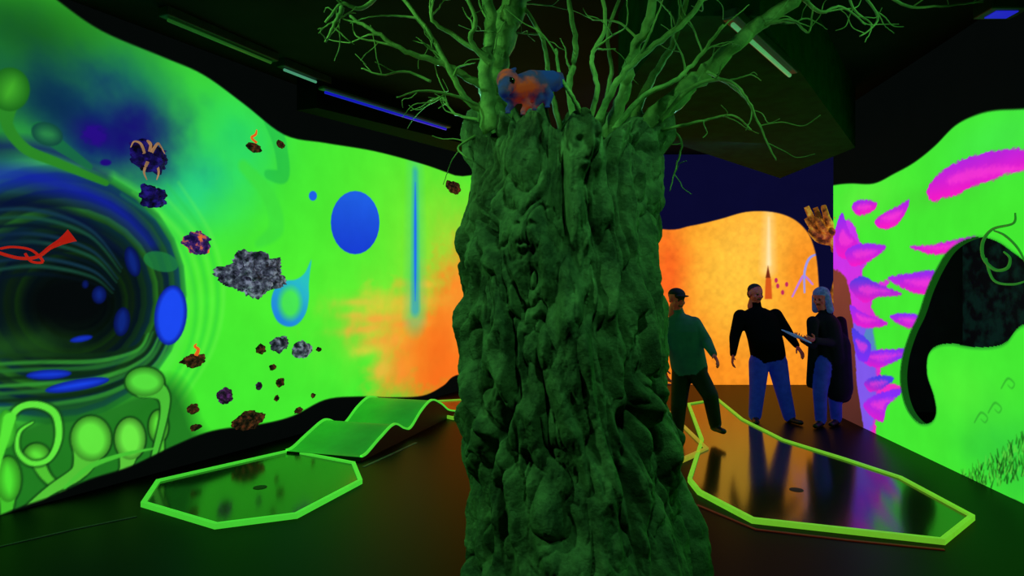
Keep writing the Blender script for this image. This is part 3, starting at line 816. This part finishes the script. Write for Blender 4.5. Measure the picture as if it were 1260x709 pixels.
# left side
B_([(602,110,3.0),(575,95,2.95),(545,78,2.9),(505,66,2.85),(462,40,2.8),(430,20,2.8)],0.021,0.006,5,0.26)
B_([(600,140,3.0),(572,120,2.95),(552,82,2.9),(520,30,2.9),(480,-20,2.9)],0.018,0.008,4,0.26)
B_([(530,100,2.9),(500,88,2.9),(470,92,2.85),(445,84,2.85)],0.007,0.003,3,0.18)
B_([(600,160,3.1),(565,180,3.05),(575,195,3.0)],0.009,0.003,2,0.13)
B_([(600,70,2.9),(560,45,2.9),(530,20,2.85),(540,-20,2.85)],0.013,0.006,3,0.22)
B_([(480,-20,2.9),(445,10,2.85),(420,5,2.8),(400,28,2.8)],0.012,0.005,3,0.2)
B_([(422,8,2.8),(412,30,2.8),(400,52,2.8)],0.013,0.005,4,0.10)
B_([(600,150,3.1),(560,140,3.3),(545,120,3.4),(530,125,3.5)],0.009,0.003,7,0.2)
B_([(605,80,2.9),(580,50,2.85),(585,20,2.8),(560,-20,2.8)],0.015,0.007,3,0.22)
B_([(600,135,3.0),(560,118,2.9),(520,112,2.85),(488,120,2.8)],0.009,0.003,3,0.18)
br = obj_from('branches', bv, bf, M_branch, smooth=True, parent=tree)

# ------------------------------------------------------------ remesh figure tools
def ring_loft(bm, rings, n=18):
    prev=None; first=None
    for (c_,a,b) in rings:
        cur=[bm.verts.new(c_+a*math.cos(2*math.pi*k/n)+b*math.sin(2*math.pi*k/n)) for k in range(n)]
        if prev:
            for k in range(n): bm.faces.new((prev[k],prev[(k+1)%n],cur[(k+1)%n],cur[k]))
        else: first=cur
        prev=cur
    bm.faces.new(first[::-1]); bm.faces.new(prev)
def frame(d, ref=None):
    d=d.normalized(); ref = ref or Vector((0,0,1))
    a=d.cross(ref)
    if a.length<0.15: a=d.cross(Vector((0,1,0)))
    a.normalize(); return a, d.cross(a).normalized()
class Fig:
    def __init__(s): s.bm=bmesh.new(); s.pr=[]
    def cap(s,p0,p1,r0,r1,lab,fl=1.0,ref=None,n=16):
        p0=Vector(p0);p1=Vector(p1); d=(p1-p0); d = d.normalized() if d.length>1e-6 else Vector((0,0,1))
        a,b=frame(d,ref); rings=[]
        for t in (-85,-55,-25,0): 
            t=math.radians(t); rings.append((p0+d*r0*math.sin(t), a*r0*math.cos(t), b*r0*fl*math.cos(t)))
        for t in (0,25,55,85):
            t=math.radians(t); rings.append((p1+d*r1*math.sin(t), a*r1*math.cos(t), b*r1*fl*math.cos(t)))
        ring_loft(s.bm,rings,n); s.pr.append((p0,p1,r0,r1,lab))
    def ell(s,c_,r,lab,rot=None):
        c_=Vector(c_); M_=(rot.to_4x4() if rot else Matrix.Identity(4))
        bmesh.ops.create_uvsphere(s.bm,u_segments=20,v_segments=14,radius=1,matrix=Matrix.Translation(c_)@M_@Matrix.Diagonal((r[0],r[1],r[2],1)))
        s.pr.append((c_,c_,min(r),min(r),lab))
    def loft(s,rings,lab,labs=None):
        ring_loft(s.bm,rings,24)
        for i in range(len(rings)-1):
            r=rings[i]; q=rings[i+1]
            l=labs[i] if labs else lab
            r0=(r[1].length+r[2].length)/2; r1=(q[1].length+q[2].length)/2
            s.pr.append((r[0],q[0],r0,r1,l))
    def finish(s,voxel,smooth,mats,name='tmp',relabel=None):
        bmesh.ops.recalc_face_normals(s.bm,faces=s.bm.faces)
        me=bpy.data.meshes.new(name); s.bm.to_mesh(me); s.bm.free()
        ob=bpy.data.objects.new(name,me); scene.collection.objects.link(ob)
        r=ob.modifiers.new('r','REMESH'); r.mode='VOXEL'; r.voxel_size=voxel
        if smooth:
            m=ob.modifiers.new('s','SMOOTH'); m.factor=0.5; m.iterations=smooth
        dg=bpy.context.evaluated_depsgraph_get(); dg.update()
        out=bpy.data.meshes.new_from_object(ob.evaluated_get(dg))
        bpy.data.objects.remove(ob); bpy.data.meshes.remove(me)
        n=len(out.polygons); C=np.zeros(n*3); out.polygons.foreach_get('center',C); C=C.reshape(-1,3)
        best=np.full(n,1e9); lab=np.zeros(n,int)
        for (p0,p1,r0,r1,l) in s.pr:
            a=np.array(p0);b=np.array(p1);d=b-a;L=d.dot(d)+1e-12
            t=np.clip(((C-a)@d)/L,0,1)
            dist=np.linalg.norm(C-a-t[:,None]*d,axis=1)-(r0+(r1-r0)*t)
            k=dist<best; best[k]=dist[k]; lab[k]=l
        if relabel: lab=relabel(C,lab)
        out.materials.clear()
        for m in mats: out.materials.append(m)
        out.polygons.foreach_set('material_index',lab.astype(np.int32))
        out.polygons.foreach_set('use_smooth',np.ones(n,dtype=bool)); out.update()
        return out
def hand(f, w, fd, pn, side, curl, lab, sc=1.0, thumb_in=0.3):
    fd=fd.normalized(); pn=(pn-fd*pn.dot(fd)).normalized(); l=fd.cross(pn).normalized()*side
    k=w+fd*0.088*sc
    ring=[]
    for t,wd,thk in [(-0.01,0.024,0.018),(0.02,0.030,0.017),(0.055,0.039,0.015),(0.085,0.040,0.013),(0.095,0.036,0.010)]:
        ring.append((w+fd*t*sc, l*wd*sc, pn*thk*sc))
    f.loft(ring,lab)
    for j,(o,L) in enumerate([(0.030,0.068),(0.010,0.077),(-0.011,0.071),(-0.031,0.056)]):
        p=k+l*o*sc; ang=0.0; d=(fd+l*o*2.5).normalized()
        for sgm,(fr,r) in enumerate([(0.45,0.0092),(0.32,0.0085),(0.26,0.0075)]):
            ang+=curl*(0.7+0.12*j)
            dd=(d*math.cos(ang)+pn*math.sin(ang)).normalized()
            q=p+dd*L*fr*sc; f.cap(p,q,r*sc,(r-0.0008)*sc,lab,n=8); p=q
    p=w+fd*0.025*sc+l*0.028*sc; d=(fd*0.75+l*0.75+pn*thumb_in).normalized()
    q=p+d*0.042*sc; f.cap(p,q,0.013*sc,0.0105*sc,lab,n=8)
    d2=(fd*0.95+l*0.25+pn*(thumb_in+0.2)).normalized(); f.cap(q,q+d2*0.034*sc,0.0102*sc,0.0085*sc,lab,n=8)
def head(c_, fwd, tilt, skin, hairkind):
    f=Fig(); fwd=fwd.normalized()
    up=Vector((0,0,1)); rt=fwd.cross(up).normalized(); up=rt.cross(fwd).normalized()
    def P(x,y,z): return c_+rt*x+fwd*y+up*z
    R3=Matrix((rt,fwd,up)).transposed()
    f.ell(P(0,-0.012,0.03),(0.080,0.097,0.090),0,R3)
    f.ell(P(0,0.018,-0.03),(0.066,0.070,0.078),0,R3)
    f.ell(P(0,0.045,-0.085),(0.030,0.028,0.025),0,R3)
    f.cap(P(0,0.088,0.012),P(0,0.108,-0.022),0.009,0.014,0,n=10)
    f.ell(P(0.013,0.095,-0.025),(0.010,0.010,0.008),0,R3); f.ell(P(-0.013,0.095,-0.025),(0.010,0.010,0.008),0,R3)
    f.cap(P(-0.034,0.073,0.028),P(0.034,0.073,0.028),0.013,0.013,0,n=8)
    f.cap(P(-0.02,0.080,-0.055),P(0.02,0.080,-0.055),0.0075,0.0075,3,n=8)
    for sx in (-1,1):
        f.ell(P(sx*0.083,-0.005,-0.002),(0.009,0.020,0.032),0,R3)
        f.ell(P(sx*0.030,0.081,0.006),(0.013,0.008,0.008),2,R3)
        f.ell(P(sx*0.042,0.055,-0.025),(0.024,0.022,0.024),0,R3)
    f.cap(P(0,-0.02,-0.06),P(0,-0.045,-0.16),0.060,0.066,0)
    if hairkind=='cap':
        f.ell(P(0,-0.014,0.055),(0.090,0.106,0.075),1,R3)
        f.cap(P(-0.03,0.10,0.055),P(0.03,0.10,0.055),0.045,0.045,1,fl=0.25,ref=Vector((0,0,1)),n=12)
    elif hairkind=='short':
        f.ell(P(0,-0.030,0.050),(0.086,0.091,0.080),1,R3)
        f.ell(P(0,-0.045,0.0),(0.084,0.072,0.075),1,R3)
    elif hairkind=='long':
        f.ell(P(0,-0.022,0.052),(0.096,0.104,0.085),1,R3)
        for sx in (-1,1):
            f.cap(P(sx*0.078,-0.01,0.02),P(sx*0.093,-0.005,-0.15),0.036,0.044,1,n=12)
        f.cap(P(0,-0.07,0.02),P(0,-0.085,-0.17),0.078,0.080,1)
    return f
def join_meshes(name, meshes):
    obs=[]
    for me in meshes:
        o=bpy.data.objects.new(name,me); scene.collection.objects.link(o); obs.append(o)
    for o in bpy.context.view_layer.objects: o.select_set(False)
    for o in obs: o.select_set(True)
    bpy.context.view_layer.objects.active=obs[0]
    bpy.ops.object.join()
    obs[0].name=name
    return obs[0]

def person(name, J, mats, look, hairkind, hands, bulk=1.0, coat=None, belly=0.0, legs=1.0):
    f=Fig()
    top,bot,shoe,skin,hair,eye,lip,extra = mats
    lat=(J['shR']-J['shL']).normalized()
    fw=Vector((lat.y,-lat.x,0)).normalized()
    if fw.dot(look)<0: fw=-fw
    H_=J['hip']; N_=J['neck']
    sp=N_-H_
    def T(t,off=0): return H_+sp*t+fw*off
    R_=[(T(-0.20),0.10,0.08,1),(T(-0.10),0.160,0.112,1),(T(0.0),0.172,0.125,0),(T(0.12,belly*0.5),0.170,0.128+belly*0.6,0),(T(0.30,belly),0.168,0.130+belly,0),(T(0.48,0.005+belly*0.5),0.172,0.130+belly*0.4,0),
       (T(0.66,0.01),0.186,0.128,0),(T(0.80),0.190,0.114,0),(T(0.90),0.145,0.092,0),(T(0.98),0.075,0.066,0)]
    f.loft([(c_,lat*a*bulk,fw*b*bulk) for c_,a,b,l in R_],0,labs=[l for *_,l in R_])
    for S in 'LR':
        sh,el,wr=J['sh'+S],J['el'+S],J['wr'+S]
        f.cap(sh,el,0.068*bulk,0.054*bulk,0); f.cap(el,wr,0.054*bulk,0.040,0)
        hp,kn,an=J['hp'+S],J['kn'+S],J['an'+S]
        f.cap(hp,kn,0.102*legs,0.078*legs,1); f.cap(kn,an,0.077*legs,0.063*legs,1)
        toe=J['to'+S]
        d=(toe-an); d.z=0
        dn=d.normalized()
        heel=Vector((an.x,an.y,max(0.035,an.z-0.055)))-dn*0.03
        tip=Vector((toe.x,toe.y,toe.z if toe.z>0.035 else 0.035))
        f.cap(heel,tip,0.042,0.038,2,fl=0.85); f.cap(an,heel+dn*0.03,0.045,0.04,2)
    f.cap(T(0.95),J['head']-Vector((0,0,0.08)),0.060,0.056,3)
    if coat:
        for (c0,c1,r0,r1,fl) in coat: f.cap(c0,c1,r0,r1,0,fl=fl)
    ms=[top,bot,shoe,skin]
    body=f.finish(0.013,5,ms)
    hd=head(J['head'],look,0,skin,hairkind).finish(0.006,2,[skin,hair,eye,lip,extra])
    out=[body,hd]
    hf=Fig()
    for S,(pn,side,curl) in hands.items():
        fd=(J['wr'+S]-J['el'+S]).normalized()
        if 'hd'+S in J: fd=(J['hd'+S]-J['wr'+S]).normalized()
        hand(hf,J['wr'+S]+fd*0.02,fd,pn,side,curl,0,sc=1.05)
    out.append(hf.finish(0.0045,1,[skin]))
    return join_meshes(name,out)

SK=mat('skin_red_glow',(190,95,90),0.55,emis=0.07,ec=(190,40,50))  # faint red emission brightens the faces, light put into the skin
EYE=mat('eye_dark',(15,12,15),0.3); LIP=mat('lip',(150,50,60),0.5)
SHOE=mat('shoe_dark',(18,18,30),0.5)

# man striding in green shirt
d=7.15; o=5
J=dict(head=at(828+o,369,d-0.02),neck=at(831+o,386,d),hip=at(843+o,452,d),
 shL=at(813+o,399,d+0.05),shR=at(849+o,398,d-0.06),elL=at(806+o,428,d),wrL=at(812+o,452,d-0.12),elR=at(864+o,420,d-0.12),wrR=at(873+o,436,d-0.30),
 hpL=at(834+o,458,d+0.04),knL=at(830+o,500,d-0.08),anL=at(828+o,534,d),toL=flr(820+o,549),
 hpR=at(852+o,458,d-0.04),knR=at(869+o,487,d-0.22),anR=at(880,521,d-0.02),toR=at(890,531,d-0.18))
J['anL'].z=0.085; J['toL']=Vector((J['anL'].x-0.04,J['anL'].y-0.20,0.035))
man1=person('man_in_green_shirt',J,(mat('teal_shirt',(50,95,70),0.8,emis=0.05,ec=(30,120,90)),mat('dark_trousers',(14,22,16),0.8),SHOE,SK,mat('cap_dark',(18,16,22),0.8),EYE,LIP,EYE),
   Vector((0.35,-1,-0.15)),'cap',{'L':(Vector((1,0,0)),1,0.35),'R':(Vector((-0.6,-0.2,-0.6)),-1,0.3)},bulk=1.16,legs=1.10)

# man in black long-sleeved shirt
d=8.15
J=dict(head=at(930,362,d-0.02),neck=at(931,378,d),hip=at(945,437,d),
 shL=at(911,389,d),shR=at(954,388,d),elL=at(904,415,d+0.02),wrL=at(902,436,d-0.10),elR=at(968,408,d-0.02),wrR=at(980,425,d-0.15),
 hpL=at(934,446,d),knL=at(932,479,d-0.03),anL=at(929,510,d),toL=flr(926,522),
 hpR=at(956,446,d),knR=at(963,479,d-0.05),anR=at(971,510,d-0.02),toR=flr(976,521))
for S,dx in (('L',-0.05),('R',0.06)):
    J['an'+S].z=0.085; J['to'+S]=Vector((J['an'+S].x+dx,J['an'+S].y-0.19,0.035))
JEAN=mat('jeans_blue',(44,54,150),0.8,emis=0.08,ec=(30,60,220),c2=(26,32,100),scale=10)
man2=person('man_in_black_shirt',J,(mat('black_shirt',(6,5,10),0.95,spec=0.1),JEAN,SHOE,SK,mat('short_hair',(40,30,40),0.9),EYE,LIP,EYE),
   Vector((0.25,-1,-0.12)),'short',{'L':(Vector((1,-0.3,0)),1,0.35),'R':(Vector((-0.3,0.2,-0.9)),-1,0.3)},bulk=1.26,belly=0.03,legs=1.24)

# woman in long coat
d=7.95
J=dict(head=at(1010,367,d-0.02),neck=at(1015,384,d),hip=at(1022,446,d),
 shL=at(1000,396,d-0.13),shR=at(1034,396,d+0.10),elL=at(1000,424,d-0.18),wrL=at(988,418,d-0.36),elR=at(1039,424,d+0.02),wrR=at(1002,419,d-0.36),
 hpL=at(1012,449,d-0.06),knL=at(1009,484,d-0.12),anL=at(1010,516,d-0.05),toL=flr(1000,525),
 hpR=at(1029,449,d+0.06),knR=at(1027,484,d-0.02),anR=at(1029,516,d+0.04),toR=flr(1022,525))
for S in 'LR':
    J['an'+S].z=0.085; J['to'+S]=Vector((J['an'+S].x-0.13,J['an'+S].y-0.14,0.035))
ct_=[(at(1028,425,d+0.02),at(1032,478,d-0.04),0.175,0.165,0.9),(at(1017,402,d),at(1024,440,d),0.185,0.18,0.8),(at(1037,450,d+0.0),at(1037,486,d+0.0),0.10,0.10,1.0),
     (at(1001,420,d-0.04),at(998,472,d-0.02),0.06,0.06,0.8)]
woman=person('woman_in_long_coat',J,(mat('dark_coat',(14,14,26),0.9,spec=0.2),JEAN,SHOE,SK,mat('grey_hair',(120,130,175),0.8,emis=0.06,ec=(80,110,210),c2=(70,80,120),scale=30),EYE,LIP,EYE),
   Vector((-0.85,-0.6,-0.3)),'long',{'L':(Vector((0.3,-0.2,0.9)),1,0.35),'R':(Vector((-0.3,0.6,0.7)),-1,0.35)},bulk=1.05,coat=ct_,legs=1.06)
cb=at(980,414,d-0.46)
card=box('score_clipboard',(-0.11,-0.15,-0.006),(0.11,0.15,0.006),mat('paper_bluish',(150,170,210),0.6,emis=0.15,ec=(90,150,240)),bevel=0.003)
card.location=cb; card.rotation_euler=(math.radians(-20),math.radians(14),math.radians(-60))

# ------------------------------------------------------------ animal sculpture in the tree (chameleon)
f=Fig()
def a_(x,y,dd=0): return at(650+(x-662)*0.9,110+(y-116)*0.9,2.68+dd)
f.cap(a_(640,118),a_(668,112,0.03),0.054,0.068,0); f.cap(a_(668,112,0.03),a_(694,104,0.06),0.068,0.042,0)
f.cap(a_(640,116),a_(634,104,-0.03),0.050,0.048,0); f.cap(a_(634,106,-0.05),a_(629,120,-0.10),0.040,0.024,0)
f.cap(a_(632,98,0.02),a_(644,88,0.03),0.022,0.008,0)
for x,y,dd in [(628,106,-0.08),(640,104,-0.09)]: f.ell(a_(x,y,dd),(0.013,0.013,0.013),1)
for p in ([(646,124),(640,136),(634,144)],[(656,124),(660,138),(655,146)],[(682,112),(692,124),(688,136)],[(676,116),(678,130),(670,140)]):
    f.cap(a_(*p[0]),a_(*p[1]),0.024,0.016,0,n=10); f.cap(a_(*p[1]),a_(*p[2]),0.016,0.013,0,n=10)
    for t in (-1,0,1): f.cap(a_(*p[2]),a_(p[2][0]+t*3,p[2][1]+4,-0.03),0.008,0.005,0,n=6)
tp=[a_(694,104,0.06),a_(704,98,0.08),a_(708,108,0.08),a_(700,116,0.06),a_(694,110,0.05)]
for i in range(4): f.cap(tp[i],tp[i+1],0.026-0.005*i,0.021-0.005*i,0,n=8)
cm=f.finish(0.006,2,[rockmat('chameleon_skin',(16,44,150),(50,36,100),(200,60,30),0.16,9),mat('eye_black',(5,5,5),0.2)])
cham=bpy.data.objects.new('chameleon_sculpture',cm); link(cham)

# ------------------------------------------------------------ fixtures
M_house = mat('fixture_housing',(40,60,40),0.5,metal=0.2)
def fixture(p0,p1,w,h,ec,es,zt_):
    p0=Vector(p0);p1=Vector(p1)
    root=beam('blacklight_fixture',p0+Vector((0,0,0.02)),p1+Vector((0,0,0.02)),w,h,M_house,bevel=0.008)
    vs=[];fs=[]; dr=(p1-p0).normalized()
    tube(vs,fs,[p0+dr*0.05,p1-dr*0.05],[0.014,0.014],12)
    obj_from('tube',vs,fs,mat('tube_glow',tuple(ec),0.4,emis=es,ec=ec),smooth=True,parent=root)
    return root
def ceil_pt(px,py,z): 
    d=F*(z-CZ)/(354.5-py); return Vector(((px-630)/F*d,d,z))
fixture(ceil_pt(200,22,3.9),ceil_pt(338,79,3.9),0.11,0.08,(50,130,45),0.3,3.9)
fixture(ceil_pt(345,84,3.9),ceil_pt(484,138,3.9),0.11,0.08,(100,190,150),0.5,3.9)
fixture(ceil_pt(395,112,3.58),ceil_pt(552,160,3.58),0.09,0.03,(25,20,210),0.7,3.58)
fixture(ceil_pt(898,27,3.22),ceil_pt(974,95,3.22),0.09,0.06,(110,200,130),0.4,3.22)
fl=ceil_pt(1232,14,3.7)
fx=box('blacklight_floodlight',(fl.x-0.14,fl.y-0.10,3.68),(fl.x+0.14,fl.y+0.10,3.80),M_house,bevel=0.01)
box('lens',(fl.x-0.08,fl.y-0.06,3.672),(fl.x+0.08,fl.y+0.06,3.682),mat('uv_lens',(40,40,230),0.3,emis=0.6,ec=(40,40,230)),parent=fx)
box('bracket',(fl.x-0.02,fl.y-0.02,3.80),(fl.x+0.02,fl.y+0.02,4.0),M_house,parent=fx)
box('storage_box',(4.9,5.6,0),(5.4,6.1,1.15),mat('box_blue',(30,50,110),0.6,emis=0.06,ec=(20,40,120)),bevel=0.02)

# ------------------------------------------------------------ lights
def area(name,loc,target,size,energy,color):
    l=bpy.data.lights.new(name,'AREA'); l.shape='SQUARE'; l.size=size; l.energy=energy; l.color=color
    o=bpy.data.objects.new(name,l); link(o); o.location=loc
    o.rotation_euler=(Vector(target)-Vector(loc)).to_track_quat('-Z','Y').to_euler(); return o
def spot(name,loc,target,ang,energy,color,blend=0.6,r=0.05):
    l=bpy.data.lights.new(name,'SPOT'); l.spot_size=math.radians(ang); l.spot_blend=blend; l.energy=energy; l.color=color; l.shadow_soft_size=r
    o=bpy.data.objects.new(name,l); link(o); o.location=loc
    o.rotation_euler=(Vector(target)-Vector(loc)).to_track_quat('-Z','Y').to_euler(); return o
spot('tree_fill_left',(-2.6,1.9,3.75),(0.25,3.0,1.4),56,170,(0.26,1.0,0.26))  # added green fill for the trunk, no fixture of the room
spot('tree_fill_front',(0.5,1.2,3.9),(0.25,2.8,1.1),56,80,(0.24,1.0,0.28))  # added fill raking down the trunk front for contrast
spot('tree_fill_right',(2.6,1.9,3.7),(0.3,3.0,1.6),52,50,(0.2,1.0,0.3))  # weaker added fill on the right side of the trunk
spot('branch_fill_left',(-1.6,1.6,2.6),(-0.3,3.0,3.3),80,32,(0.3,1.0,0.22))  # added fill that brightens the left branches, no real uplight
spot('branch_fill_right',(1.9,1.7,2.6),(0.9,3.0,3.1),80,18,(0.25,1.0,0.25))  # same added fill for the right branches
area('blacklight_lamp_back',(2.6,7.0,3.2),(2.4,8.0,0.8),0.5,12,(0.25,0.3,1.0))
area('blacklight_lamp_corner',(3.4,9.6,3.7),(3.0,10.6,3.0),0.4,5,(0.1,0.1,1.0))
area('blacklight_lamp_ceiling',(1.5,7.5,2.9),(2.5,9.0,4.0),0.4,4,(0.08,0.12,1.0))
for x,y,e in ((560,150,6),(835,165,4)):
    pl=bpy.data.lights.new('cyan_spot','POINT'); pl.energy=e; pl.color=(0.3,1.0,0.75); pl.shadow_soft_size=0.04
    po=bpy.data.objects.new('cyan_spot',pl); po.location=at(x,y,3.6); link(po)

w=bpy.data.worlds.new('world'); scene.world=w; w.use_nodes=True
w.node_tree.nodes['Background'].inputs[0].default_value=(0.01,0.03,0.012,1); w.node_tree.nodes['Background'].inputs[1].default_value=0.1

# ------------------------------------------------------------ camera
cam=bpy.data.cameras.new('camera'); cam.sensor_width=36; cam.lens=36*F/1260; cam.clip_end=100
co=bpy.data.objects.new('camera',cam); link(co); co.location=(0,0,CZ); co.rotation_euler=(math.pi/2,0,0)
scene.camera=co
print('DONE')
